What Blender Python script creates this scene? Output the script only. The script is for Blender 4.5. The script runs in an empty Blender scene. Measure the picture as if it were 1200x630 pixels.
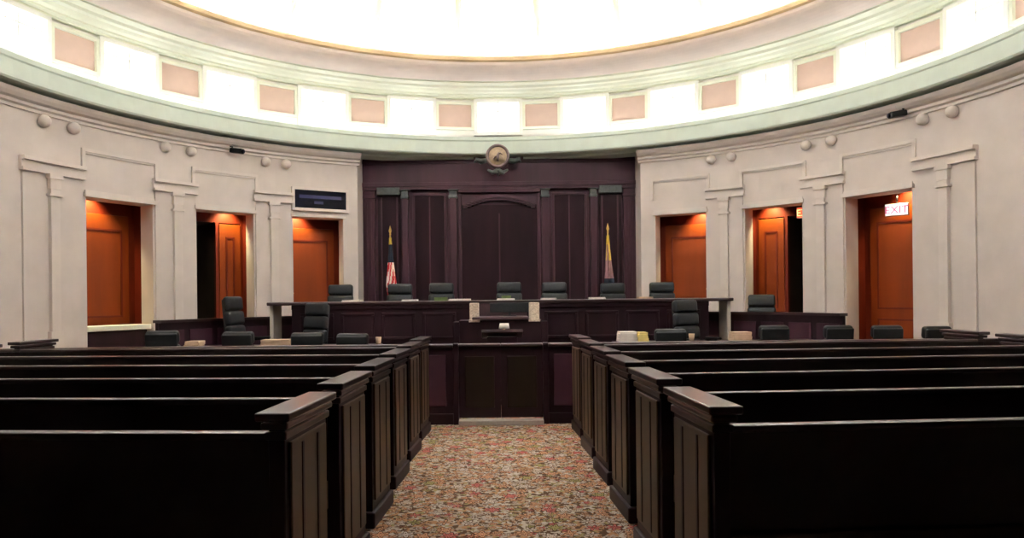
import bpy, bmesh, math, random
from mathutils import Matrix, Vector
random.seed(7)
PI = math.pi
R = math.radians
C = bpy.context.scene.collection
CY = 8.0            # centre of the rotunda lies on the aisle axis, 8 m ahead of the camera
RW = 6.5            # radius of the rotunda wall
EYE = 1.42
F = 845.0
XC, HZ = 586.0, 347.0
ROLL = R(0.6)      # the photograph is very slightly tilted

def px_x(px, y):    # metres across the axis at depth y
    return (px - XC) / F * y
def px_z(py, y):
    return EYE + (HZ - py) / F * y
def phi_off(off, r=RW):      # angle on a circle of radius r seen |off| pixels off the axis
    u = off / F
    a = 1 + u*u
    d = (2*CY + math.sqrt(4*CY*CY - 4*a*(CY*CY - r*r))) / (2*a)
    return math.atan2(u*d, d - CY)
def pol(phi, r, z=0.0):
    return Vector((r*math.sin(phi), CY + r*math.cos(phi), z))

# ------------------------------------------------------------------ materials
def mat(name, col, rough=0.5, spec=0.5, noise=0.0, nscale=8.0, metal=0.0, emit=None, estr=0.0, coat=0.0, stretch=None, col2=None, bump=0.0):
    m = bpy.data.materials.new(name); m.use_nodes = True
    nt = m.node_tree; b = nt.nodes['Principled BSDF']
    b.inputs['Roughness'].default_value = rough
    b.inputs['Metallic'].default_value = metal
    b.inputs['Specular IOR Level'].default_value = spec
    b.inputs['Coat Weight'].default_value = coat
    b.inputs['Coat Roughness'].default_value = 0.15
    tc = nt.nodes.new('ShaderNodeTexCoord'); mp = nt.nodes.new('ShaderNodeMapping')
    nt.links.new(tc.outputs['Object'], mp.inputs['Vector'])
    if stretch: mp.inputs['Scale'].default_value = stretch
    n = nt.nodes.new('ShaderNodeTexNoise'); n.inputs['Scale'].default_value = nscale
    n.inputs['Detail'].default_value = 4.0
    nt.links.new(mp.outputs['Vector'], n.inputs['Vector'])
    r = nt.nodes.new('ShaderNodeValToRGB')
    c2 = col2 or tuple(min(1, c*(1+noise)) for c in col)
    c1 = col if col2 else tuple(c*(1-noise) for c in col)
    r.color_ramp.elements[0].color = (*c1, 1); r.color_ramp.elements[1].color = (*c2, 1)
    r.color_ramp.elements[0].position = 0.3; r.color_ramp.elements[1].position = 0.7
    nt.links.new(n.outputs['Fac'], r.inputs['Fac'])
    nt.links.new(r.outputs['Color'], b.inputs['Base Color'])
    if bump:
        bp = nt.nodes.new('ShaderNodeBump'); bp.inputs['Strength'].default_value = bump; bp.inputs['Distance'].default_value = 0.01
        nt.links.new(n.outputs['Fac'], bp.inputs['Height']); nt.links.new(bp.outputs['Normal'], b.inputs['Normal'])
    if emit:
        b.inputs['Emission Color'].default_value = (*emit, 1); b.inputs['Emission Strength'].default_value = estr
    return m

M = {}
M['stone'] = mat('limestone_plaster', (0.60, 0.54, 0.515), 0.75, 0.3, 0.05, 3.0)
M['stone_trim'] = mat('limestone_trim', (0.63, 0.57, 0.54), 0.7, 0.3, 0.04, 5.0)
M['band'] = mat('pale_green_plaster', (0.55, 0.63, 0.57), 0.7, 0.3, 0.04, 4.0)
M['dome'] = mat('white_dome_plaster', (0.88, 0.87, 0.82), 0.8, 0.2, 0.01, 3.0)
M['rib'] = mat('cream_rib', (0.40, 0.39, 0.12), 0.7, 0.2, 0.02, 4.0)
M['cream'] = mat('cream_moulding', (0.80, 0.82, 0.68), 0.7, 0.3, 0.03, 5.0)
M['pink'] = mat('pink_beige_plaster', (0.76, 0.65, 0.59), 0.75, 0.3, 0.04, 4.0)
M['panel'] = mat('pink_panel_plaster', (0.60, 0.44, 0.37), 0.75, 0.3, 0.05, 4.0)
M['gilt'] = mat('gilded_edge', (0.50, 0.36, 0.20), 0.5, 0.4, 0.2, 1.2)
M['wood'] = mat('dark_mahogany', (0.014, 0.0035, 0.0065), 0.45, 0.22, 0.35, 5.0, stretch=(1, 1, 0.12), coat=0.05)
M['wood_h'] = mat('dark_mahogany_rail', (0.026, 0.009, 0.010), 0.3, 0.5, 0.3, 5.0, stretch=(0.12, 1, 1), coat=0.3)
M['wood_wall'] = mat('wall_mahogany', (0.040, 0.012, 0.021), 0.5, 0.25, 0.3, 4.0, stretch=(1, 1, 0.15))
M['wood_shaded'] = mat('wall_mahogany_shaded', (0.015, 0.0045, 0.0075), 0.6, 0.12, 0.3, 4.0, stretch=(1, 1, 0.15))  # wall mahogany with the fall-off of light below the frieze put into its colour
M['ledge'] = mat('mauve_ledge', (0.055, 0.028, 0.035), 0.35, 0.5, 0.2, 6.0)  # a lighter mauve than the rest of the bench
M['pew_back'] = mat('pew_back_stain', (0.012, 0.007, 0.006), 0.55, 0.3, 0.3, 4.0, stretch=(0.2, 1, 1))
M['pew_panel'] = mat('pew_walnut_panel', (0.058, 0.032, 0.016), 0.45, 0.4, 0.3, 6.0, stretch=(1, 1, 0.1))
M['gate_panel'] = mat('gate_walnut_panel', (0.014, 0.007, 0.003), 0.5, 0.2, 0.3, 6.0, stretch=(1, 1, 0.1))
M['door'] = mat('orange_door_veneer', (0.17, 0.028, 0.002), 0.5, 0.2, 0.15, 4.0, stretch=(1, 1, 0.12))
M['door_red'] = mat('red_door_frame', (0.11, 0.011, 0.003), 0.5, 0.2, 0.15, 4.0, stretch=(1, 1, 0.12))
M['black'] = mat('black_leather', (0.008, 0.009, 0.0095), 0.5, 0.3, 0.2, 30.0, bump=0.1)
M['leather'] = mat('charcoal_leather', (0.014, 0.016, 0.018), 0.5, 0.35, 0.2, 30.0, bump=0.1)
M['metal'] = mat('dark_metal', (0.05, 0.05, 0.055), 0.35, 0.5, 0.1, 20.0, metal=0.8)
M['steel'] = mat('brushed_steel', (0.50, 0.47, 0.43), 0.45, 0.5, 0.1, 40.0, metal=0.3)
M['brass'] = mat('brass', (0.55, 0.36, 0.10), 0.35, 0.5, 0.1, 20.0, metal=0.8)
M['gold_cloth'] = mat('gold_fringe', (0.50, 0.34, 0.05), 0.8, 0.2, 0.3, 60.0)
M['navy'] = mat('navy_cloth', (0.016, 0.026, 0.045), 0.8, 0.2, 0.2, 20.0)
M['red_cloth'] = mat('red_cloth', (0.45, 0.03, 0.04), 0.8, 0.2, 0.1, 20.0)
M['white_cloth'] = mat('white_cloth', (0.75, 0.70, 0.66), 0.8, 0.2, 0.05, 20.0)
M['mauve'] = mat('mauve_cloth', (0.22, 0.12, 0.13), 0.8, 0.2, 0.1, 20.0)
M['paper'] = mat('white_paper', (0.80, 0.76, 0.72), 0.8, 0.2, 0.05, 15.0)
M['tan'] = mat('tan_paper', (0.52, 0.38, 0.27), 0.8, 0.2, 0.08, 15.0)
M['yellow'] = mat('yellow_pad', (0.70, 0.58, 0.22), 0.8, 0.2, 0.08, 15.0)
M['green'] = mat('green_cover', (0.09, 0.13, 0.035), 0.6, 0.3, 0.1, 15.0)
M['block'] = mat('speckled_stone', (0.42, 0.33, 0.26), 0.6, 0.3, nscale=45.0, col2=(0.78, 0.70, 0.60))
M['bronze'] = mat('bronze_medal', (0.13, 0.085, 0.085), 0.45, 0.5, 0.2, 20.0, metal=0.3)
M['bronze_hi'] = mat('bronze_relief', (0.34, 0.25, 0.17), 0.45, 0.5, 0.2, 20.0, metal=0.3)
M['verdigris'] = mat('dark_green_bronze', (0.05, 0.06, 0.057), 0.5, 0.4, 0.3, 20.0)
M['screen'] = mat('dark_screen', (0.004, 0.004, 0.010), 0.6, 0.08, 0.3, 6.0)
M['screen_blue'] = mat('dim_blue_display', (0.01, 0.01, 0.04), 0.4, 0.3, emit=(0.10, 0.09, 0.32), estr=0.06)
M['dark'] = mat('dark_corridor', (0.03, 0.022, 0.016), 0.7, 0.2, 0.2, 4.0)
M['gallery'] = mat('dark_gallery_panelling', (0.05, 0.03, 0.022), 0.6, 0.3, 0.2, 4.0)
M['cove'] = mat('cove_lamp', (0.9, 0.9, 0.9), 0.5, emit=(1.0, 1.01, 1.10), estr=1.0)
M['pane'] = mat('daylit_glass', (0.9, 0.9, 0.9), 0.3, emit=(1.0, 0.98, 0.96), estr=1.6)
M['sign_white'] = mat('lit_sign_face', (0.9, 0.9, 0.9), 0.5, emit=(1.0, 0.93, 0.90), estr=0.75)
M['sign_red'] = mat('sign_letters', (0.5, 0.02, 0.08), 0.5, emit=(0.75, 0.12, 0.30), estr=0.5)
M['sign_orange'] = mat('lit_red_sign', (0.7, 0.06, 0.03), 0.5, emit=(1.0, 0.13, 0.05), estr=1.0)
M['sign_yellow'] = mat('lit_yellow_letters', (0.8, 0.7, 0.3), 0.5, emit=(1.0, 0.75, 0.28), estr=1.1)

def carpet():
    m = bpy.data.materials.new('patterned_carpet'); m.use_nodes = True
    nt = m.node_tree; b = nt.nodes['Principled BSDF']; L = nt.links
    b.inputs['Roughness'].default_value = 0.95; b.inputs['Specular IOR Level'].default_value = 0.1
    tc = nt.nodes.new('ShaderNodeTexCoord')
    def vor(scale, feat='F1', rnd=1.0):
        v = nt.nodes.new('ShaderNodeTexVoronoi'); v.feature = feat; v.inputs['Scale'].default_value = scale
        v.inputs['Randomness'].default_value = rnd
        L.new(tc.outputs['Object'], v.inputs['Vector']); return v
    def ramp(stops, const=True):
        r = nt.nodes.new('ShaderNodeValToRGB'); cr = r.color_ramp
        if const: cr.interpolation = 'CONSTANT'
        cr.elements[0].position = stops[0][0]; cr.elements[0].color = (*stops[0][1], 1)
        cr.elements[1].position = stops[1][0]; cr.elements[1].color = (*stops[1][1], 1)
        for p, c in stops[2:]:
            e = cr.elements.new(p); e.color = (*c, 1)
        return r
    def rosette(scale, rnd, petals, stops_c, stops_m):
        v = vor(scale, rnd=rnd)
        sp = nt.nodes.new('ShaderNodeSeparateColor'); L.new(v.outputs['Color'], sp.inputs['Color'])
        rc = ramp(stops_c); L.new(sp.outputs[0], rc.inputs['Fac'])
        sb = nt.nodes.new('ShaderNodeVectorMath'); sb.operation = 'SUBTRACT'
        L.new(tc.outputs['Object'], sb.inputs[0]); L.new(v.outputs['Position'], sb.inputs[1])
        sx = nt.nodes.new('ShaderNodeSeparateXYZ'); L.new(sb.outputs[0], sx.inputs[0])
        at = nt.nodes.new('ShaderNodeMath'); at.operation = 'ARCTAN2'; L.new(sx.outputs[0], at.inputs[0]); L.new(sx.outputs[1], at.inputs[1])
        mu = nt.nodes.new('ShaderNodeMath'); mu.operation = 'MULTIPLY'; mu.inputs[1].default_value = petals; L.new(at.outputs[0], mu.inputs[0])
        ad0 = nt.nodes.new('ShaderNodeMath'); ad0.operation = 'MULTIPLY_ADD'; ad0.inputs[1].default_value = 6.28; L.new(sp.outputs[1], ad0.inputs[0]); L.new(mu.outputs[0], ad0.inputs[2])
        sn = nt.nodes.new('ShaderNodeMath'); sn.operation = 'SINE'; L.new(ad0.outputs[0], sn.inputs[0])
        ad = nt.nodes.new('ShaderNodeMath'); ad.operation = 'MULTIPLY_ADD'; ad.inputs[1].default_value = 0.11
        L.new(sn.outputs[0], ad.inputs[0]); L.new(v.outputs['Distance'], ad.inputs[2])
        rm = ramp(stops_m); L.new(ad.outputs[0], rm.inputs['Fac'])
        return rc, rm, ad
    # small all-over ground
    g = vor(38, rnd=1.0); gs = nt.nodes.new('ShaderNodeSeparateColor'); L.new(g.outputs['Color'], gs.inputs['Color'])
    rg = ramp([(0, (0.40, 0.32, 0.26)), (0.22, (0.42, 0.23, 0.12)), (0.42, (0.10, 0.055, 0.03)), (0.72, (0.52, 0.46, 0.40)), (0.93, (0.30, 0.26, 0.12))])
    L.new(gs.outputs[1], rg.inputs['Fac'])
    out = rg.outputs['Color']
    for sc_, rnd, pet, cols in ((15.0, 0.75, 5, [(0, (0.62, 0.33, 0.20)), (0.32, (0.60, 0.52, 0.48)), (0.55, (0.58, 0.31, 0.18)), (0.76, (0.36, 0.32, 0.13)), (0.82, (0.60, 0.52, 0.44)), (0.90, (0.52, 0.14, 0.13))]),
                                (8.0, 0.6, 6, [(0, (0.66, 0.36, 0.22)), (0.42, (0.64, 0.56, 0.51)), (0.66, (0.58, 0.17, 0.15)), (0.86, (0.40, 0.36, 0.15))])):
        rc, rm, ad = rosette(sc_, rnd, pet, cols, [(0, (1.25, 1.2, 1.15)), (0.10, (0.14, 0.09, 0.06)), (0.21, (1, 1, 1)), (0.33, (0.16, 0.10, 0.07)), (0.42, (0, 0, 0))])
        lim = ramp([(0, (1, 1, 1)), (0.42, (0, 0, 0))]); L.new(ad.outputs[0], lim.inputs['Fac'])
        mm = nt.nodes.new('ShaderNodeMixRGB'); mm.blend_type = 'MULTIPLY'; mm.inputs['Fac'].default_value = 1
        L.new(rc.outputs['Color'], mm.inputs['Color1']); L.new(rm.outputs['Color'], mm.inputs['Color2'])
        mx2 = nt.nodes.new('ShaderNodeMixRGB'); L.new(lim.outputs['Color'], mx2.inputs['Fac'])
        L.new(out, mx2.inputs['Color1']); L.new(mm.outputs['Color'], mx2.inputs['Color2'])
        out = mx2.outputs['Color']
    L.new(mx2.outputs['Color'], b.inputs['Base Color'])
    return m
M['carpet'] = carpet()

# ------------------------------------------------------------------ mesh helpers
class MB:
    def __init__(s): s.bm = bmesh.new(); s.mats = []
    def mi(s, m):
        if m is None: return 0
        if m not in s.mats: s.mats.append(m)
        return s.mats.index(m)
    def add(s, src, m=None, mtx=None):
        """merge a bmesh in"""
        if mtx: src.transform(mtx)
        i = s.mi(m)
        vm = {}
        for v in src.verts: vm[v] = s.bm.verts.new(v.co)
        for f in src.faces:
            try: nf = s.bm.faces.new([vm[v] for v in f.verts])
            except ValueError: continue
            nf.material_index = i; nf.smooth = f.smooth
        src.free(); return s
    def box(s, x0, x1, y0, y1, z0, z1, m=None, bev=0.0, mtx=None, seg=2):
        b = bmesh.new(); bmesh.ops.create_cube(b, size=1)
        b.transform(Matrix.Translation(((x0+x1)/2, (y0+y1)/2, (z0+z1)/2)) @ Matrix.Diagonal((abs(x1-x0), abs(y1-y0), abs(z1-z0), 1)))
        if bev > 0:
            bmesh.ops.bevel(b, geom=b.edges[:], offset=min(bev, 0.49*min(abs(x1-x0), abs(y1-y0), abs(z1-z0))), segments=seg, profile=0.5, affect='EDGES')
            if seg > 2:
                for f in b.faces: f.smooth = True
        return s.add(b, m, mtx)
    def tube(s, pts, r, m=None, n=10, mtx=None):
        b = bmesh.new(); pts = [Vector(p) for p in pts]
        rad = r if isinstance(r, (list, tuple)) else [r]*len(pts)
        rings = []
        for i, p in enumerate(pts):
            t = (pts[min(i+1, len(pts)-1)] - pts[max(i-1, 0)]).normalized()
            a = Vector((0, 0, 1)) if abs(t.z) < 0.9 else Vector((1, 0, 0))
            u = t.cross(a).normalized(); w = t.cross(u)
            rings.append([b.verts.new(p + (u*math.cos(2*PI*k/n) + w*math.sin(2*PI*k/n))*rad[i]) for k in range(n)])
        for a, c in zip(rings, rings[1:]):
            for k in range(n):
                f = b.faces.new((a[k], a[(k+1) % n], c[(k+1) % n], c[k])); f.smooth = True
        b.faces.new(rings[0][::-1]); b.faces.new(rings[-1])
        bmesh.ops.recalc_face_normals(b, faces=b.faces[:])
        return s.add(b, m, mtx)
    def lathe(s, prof, m=None, n=24, mtx=None, smooth=True, closed=False, a0=0, a1=2*PI, mats=None):
        """profile of (r, z) about z"""
        full = abs(a1 - a0 - 2*PI) < 1e-6
        b = bmesh.new(); cols = []
        cnt = n if full else n+1
        for k in range(cnt):
            a = a0 + (a1-a0)*k/n
            cols.append([b.verts.new((rr*math.sin(a), rr*math.cos(a), z)) for rr, z in prof])
        pairs = [(k, (k+1) % cnt) for k in range(n)]
        npf = len(prof)
        fidx = []
        for a, c in pairs:
            for j in range(npf if closed else npf-1):
                j2 = (j+1) % npf
                vs = [cols[a][j], cols[c][j], cols[c][j2], cols[a][j2]]
                f = b.faces.new(vs); f.smooth = smooth
                if mats: f.material_index = s.mi(mats[j])
        if closed and not full:
            b.faces.new(cols[0]); b.faces.new(cols[-1][::-1])
        if mats:
            if mtx: b.transform(mtx)
            vm = {v: s.bm.verts.new(v.co) for v in b.verts}
            for f in b.faces:
                nf = s.bm.faces.new([vm[v] for v in f.verts]); nf.material_index = f.material_index; nf.smooth = f.smooth
            b.free(); return s
        bmesh.ops.remove_doubles(b, verts=b.verts[:], dist=1e-6)
        bmesh.ops.recalc_face_normals(b, faces=b.faces[:])
        return s.add(b, m, mtx)
    def arc(s, p0, p1, r0, r1, z0, z1, m=None, n=None, loc=(0, CY, 0)):
        n = n or max(1, int(abs(p1-p0)/R(2.0))+1)
        return s.lathe([(r0, z0), (r1, z0), (r1, z1), (r0, z1)], m, n, Matrix.Translation(loc), False, True, p0, p1)
    def build(s, name, m=None, parent=None, smooth_angle=None):
        me = bpy.data.meshes.new(name); 
        bmesh.ops.recalc_face_normals(s.bm, faces=s.bm.faces[:])
        s.bm.to_mesh(me); s.bm.free()
        ms = s.mats or ([m] if m else [])
        for x in (ms if ms and ms[0] is not None else [m]): me.materials.append(x)
        o = bpy.data.objects.new(name, me); C.objects.link(o)
        if parent: o.parent = parent
        return o

def tag(o, label=None, cat=None, group=None, kind=None):
    if label: o['label'] = label
    if cat: o['category'] = cat
    if group: o['group'] = group
    if kind: o['kind'] = kind
    return o
def empty(name, loc=(0, 0, 0), rz=0.0):
    o = bpy.data.objects.new(name, None); C.objects.link(o); o.location = loc; o.rotation_euler = (0, 0, rz)
    o.empty_display_size = 0.1
    return o
def kids(o): return [c for c in bpy.data.objects if c.parent == o]
def copy_tree(o, parent=None):
    c = o.copy(); C.objects.link(c)
    if parent: c.parent = parent
    for ch in kids(o): copy_tree(ch, c)
    return c
def struct(o): o['kind'] = 'structure'; return o
def seat_on(o):
    """move a lone mesh's origin to the middle of its base"""
    vs = [v.co for v in o.data.vertices]
    x = (min(v.x for v in vs)+max(v.x for v in vs))/2; y = (min(v.y for v in vs)+max(v.y for v in vs))/2; z = min(v.z for v in vs)
    o.data.transform(Matrix.Translation((-x, -y, -z))); o.location = (x, y, z); return o

# ------------------------------------------------------------------ setting: floor, walls
mb = MB(); mb.box(-8.5, 8.5, -4, 16.5, -0.12, 0); struct(mb.build('floor', M['carpet']))

ZDOOR = 2.93
PH_END = phi_off(166)                 # where the stone wall stops and the panelled recess begins
OPEN = [(phi_off(183), phi_off(242)), (phi_off(288), phi_off(355)), (phi_off(406), phi_off(484))]
PH_REAR = R(125)
TH = 0.33
ZW = 4.02                             # underside of the main cornice
for s, side in ((-1, 'left'), (1, 'right')):
    mb = MB()
    a = PH_END
    for o0, o1 in OPEN + [(PH_REAR, None)]:
        mb.arc(s*a, s*o0, RW, RW+TH, 0, ZDOOR)
        if o1: a = o1
    mb.arc(s*PH_END, s*PH_REAR, RW, RW+TH, ZDOOR, ZW+0.1)
    struct(mb.build('wall_'+side, M['stone']))
    # return of the panelled recess
    mb = MB()
    p = pol(s*PH_END, RW)
    x0, x1 = sorted((p.x + s*0.012, p.x + s*0.20))
    mb.box(x0, x1, p.y+0.03, 14.9, 0, ZW+0.3)
    struct(mb.build('trim_'+('1' if s < 0 else '2'), M['stone']))
# gallery behind the camera
XG = RW*math.sin(PH_REAR); YG = CY + RW*math.cos(PH_REAR)
mb = MB(); mb.box(-XG-0.3, -XG, -3.5, YG, 0, 4.0); struct(mb.build('wall_gallery_left', M['gallery']))
mb = MB(); mb.box(XG, XG+0.3, -3.5, YG, 0, 4.0); struct(mb.build('wall_gallery_right', M['gallery']))
mb = MB(); mb.box(-XG-0.3, XG+0.3, -3.8, -3.5, 0, 4.0); struct(mb.build('wall_rear', M['gallery']))
mb = MB(); mb.box(-XG-0.3, XG+0.3, -3.8, YG+0.2, 4.0, 4.15)
struct(mb.build('ceiling_gallery', M['gallery']))

# cornice and pale band (runs all the way round)
T8 = Matrix.Translation((0, CY, 0))
mb = MB()
mb.lathe([(6.62, 3.96), (6.47, 3.96), (6.47, 4.0), (6.43, 4.02), (6.43, 4.06), (6.37, 4.08), (6.33, 4.12), (6.30, 4.17), (6.62, 4.17)], None, 124, T8, False, True, PH_END-R(0.35), 2*PI-PH_END+R(0.35))
struct(mb.build('trim_cornice', M['stone_trim']))
mb = MB()
mb.lathe([(6.62, 4.17), (6.52, 4.175), (6.52, 4.225), (6.20, 4.215), (6.18, 4.24), (6.205, 4.47), (6.19, 4.49), (6.20, 4.555), (6.25, 4.555), (6.28, 4.44), (6.90, 4.44), (6.90, 4.17)], None, 144, T8, False, True)
struct(mb.build('trim_parapet', M['band']))

# drum
RD = 6.75
mb = MB(); mb.lathe([(RD, 4.40), (RD, 5.50), (RD+0.15, 5.50), (RD+0.15, 4.40)], None, 144, T8, False, True)
drum = struct(mb.build('wall_upper', M['dome']))
mb = MB()
prof = [(6.74, 5.44), (6.68, 5.44), (6.68, 5.47), (6.60, 5.48), (6.60, 5.51), (6.50, 5.52), (6.46, 5.56), (6.36, 5.56), (6.34, 5.60), (6.18, 5.61), (6.18, 5.635), (6.16, 5.64), (6.16, 5.75), (6.74, 5.75)]
mb.lathe(prof, None, 144, T8, False, True)
struct(mb.build('trim_drum_moulding', M['cream']))
mb = MB()
cv = []
for k in range(9):
    t = k/8
    cv.append((6.16 - 0.52*math.sin(t*PI/2)**1.0, 5.64 + 0.20*(1-math.cos(t*PI/2))))
prof = [(6.16, 5.64)] + cv[1:] + [(5.64, 5.86), (6.16, 5.86)]
mb.lathe(prof, None, 144, T8, False, True)
struct(mb.build('trim_cove', M['pink']))
mb = MB(); mb.lathe([(5.70, 5.85), (5.63, 5.845), (5.60, 5.87), (5.60, 5.93), (5.64, 5.97), (5.70, 5.97)], None, 144, T8, False, True)
struct(mb.build('trim_dome_edge', M['gilt']))
mb = MB()
dp = [(6.3, 5.87)]
for k in range(17):
    t = k/16*PI/2
    dp.append((6.1*math.cos(t), 5.92+2.6*math.sin(t)))
mb.lathe(dp, None, 96, T8, True)
dome = struct(mb.build('ceiling', M['dome']))
md = dome.modifiers.new('thick', 'SOLIDIFY'); md.thickness = 0.06; md.offset = 1
for k in range(24):
    a = R(7.5 + 15*k)
    mb = MB(); pts = []
    for j in range(13):
        t = R(4) + j/12*R(76)
        pts.append(pol(a, 6.07*math.cos(t), 5.92+2.57*math.sin(t)))
    mb.tube(pts, 0.055, None, 6); struct(mb.build('ceiling_rib', M['rib'], dome))
# hidden lamps of the coves
mb = MB(); mb.lathe([(5.80, 5.88), (5.92, 5.88), (5.92, 5.92), (5.80, 5.92)], None, 96, T8, False, True)
lamp_hi = struct(mb.build('trim_dome_lamps', M['cove']))
mb = MB(); mb.lathe([(6.34, 4.445), (6.44, 4.445), (6.44, 4.475), (6.34, 4.475)], None, 96, T8, False, True)
lamp_lo = struct(mb.build('trim_ledge_lamps', M['cove']))

# drum windows and panels
def frame_rect(mb, w, h, t, d, m=None, mtx=None, y0=0.0):
    mb.box(-w/2, w/2, y0-d, y0, -h/2, -h/2+t, m, 0, mtx); mb.box(-w/2, w/2, y0-d, y0, h/2-t, h/2, m, 0, mtx)
    mb.box(-w/2, -w/2+t, y0-d, y0, -h/2+t, h/2-t, m, 0, mtx); mb.box(w/2-t, w/2, y0-d, y0, -h/2+t, h/2-t, m, 0, mtx)
def at_wall(phi, r, z):
    return Matrix.Translation(pol(phi, r, z)) @ Matrix.Rotation(-phi, 4, 'Z')
wn = 0
for k in range(-6, 7):
    wn += 1; a = R(15*k)
    mb = MB(); frame_rect(mb, 0.98, 0.74, 0.07, 0.10, None)
    w = struct(mb.build('window_%d' % wn, M['dome'])); w.matrix_world = at_wall(a, RD, 5.06)
    mb = MB(); mb.box(-0.42, 0.42, -0.045, -0.03, -0.31, 0.31); mb.build('pane', M['pane'], w)
    mb = MB(); mb.box(-0.012, 0.012, -0.06, -0.045, -0.31, 0.31); mb.box(-0.42, 0.42, -0.06, -0.045, 0.12, 0.14); mb.build('muntin', M['dome'], w)
for k in range(-6, 6):
    a = R(15*k+7.5)
    mb = MB(); frame_rect(mb, 0.76, 0.56, 0.05, 0.08, M['cream']); mb.box(-0.33, 0.33, -0.03, -0.005, -0.23, 0.23, M['panel'])
    p = mb.build('wall_panel', None, drum); p.matrix_world = at_wall(a, RD, 5.09)

# piers, over-door frames
tn = 2
def over_door(s, p0, p1):
    mb = MB(); r0, r1 = RW-0.035, RW+0.02
    q0, q1 = p0 - R(0.7), p1 + R(0.7)
    mb.arc(s*q0, s*q1, r0, r1, 3.58, 3.63); mb.arc(s*q0, s*q1, r0+0.015, r1, 3.55, 3.58)
    mb.arc(s*q0, s*(q0+R(0.45)), r0, r1, 3.22, 3.58); mb.arc(s*(q1-R(0.45)), s*q1, r0, r1, 3.22, 3.58)
    mb.arc(s*(p0-R(0.4)), s*(p1+R(0.4)), r0-0.02, r1, ZDOOR+0.0, ZDOOR+0.06); mb.arc(s*(p0-R(0.2)), s*(p1+R(0.2)), r0+0.01, r1, ZDOOR+0.06, ZDOOR+0.10)
    return mb
for s in (-1, 1):
    for i, (o0, o1) in enumerate(OPEN):
        tn += 1
        if s < 0 and i == 0:
            mb = MB(); mb.arc(s*(o0-R(0.4)), s*(o1+R(0.4)), RW-0.04, RW+0.02, ZDOOR, ZDOOR+0.05)
        else: mb = over_door(s, o0, o1)
        struct(mb.build('trim_%d' % tn, M['stone_trim']))
piers = [(phi_off(245), phi_off(286), (274, 250), 265), (phi_off(357), phi_off(404), (392, 362), 379), (phi_off(490), phi_off(560), (500, 535), 525)]
for s in (-1, 1):
    for (p0, p1, bos, pc) in piers:
        tn += 1
        pm = phi_off(pc)
        mb = MB(); mb.arc(s*p0, s*p1, RW-0.03, RW+0.02, 0, 3.16)
        mb.arc(s*p0, s*p1, RW-0.045, RW+0.02, 0, 0.25)
        pier = struct(mb.build('trim_%d' % tn, M['stone']))
        mb = MB(); q0, q1 = p0-R(0.3), p1+R(0.3)
        mb.arc(s*q0, s*q1, RW-0.075, RW+0.02, 3.16, 3.20); mb.arc(s*q0, s*q1, RW-0.05, RW+0.02, 3.20, 3.30); mb.arc(s*q0, s*q1, RW-0.095, RW+0.02, 3.30, 3.35)
        mb.build('entablature', M['stone_trim'], pier)
        wd = R(0.62)
        mb = MB(); mb.arc(s*(pm-wd), s*(pm+wd), RW-0.085, RW-0.02, 1.0, 3.0); mb.build('pilaster', M['stone_trim'], pier)
        mb = MB()
        mb.arc(s*(pm-wd*1.5), s*(pm+wd*1.5), RW-0.11, RW-0.02, 3.10, 3.16); mb.arc(s*(pm-wd*1.2), s*(pm+wd*1.2), RW-0.095, RW-0.02, 2.96, 3.10)
        mb.arc(s*(pm-wd*1.5), s*(pm+wd*1.5), RW-0.11, RW-0.02, 2.86, 2.89)
        mb.build('capital', M['stone_trim'], pier)
        mb = MB(); mb.arc(s*(pm-wd*1.4), s*(pm+wd*1.4), RW-0.10, RW-0.02, 0.25, 1.0); mb.build('pedestal', M['stone_trim'], pier)
        for bo in bos:
            mb = MB()
            b = bmesh.new(); bmesh.ops.create_uvsphere(b, u_segments=16, v_segments=10, radius=0.085)
            for f in b.faces: f.smooth = True
            mb.add(b, None, Matrix.Translation(pol(s*phi_off(bo), RW-0.05, 3.875)))
            mb.build('boss', M['stone_trim'], pier)

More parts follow.
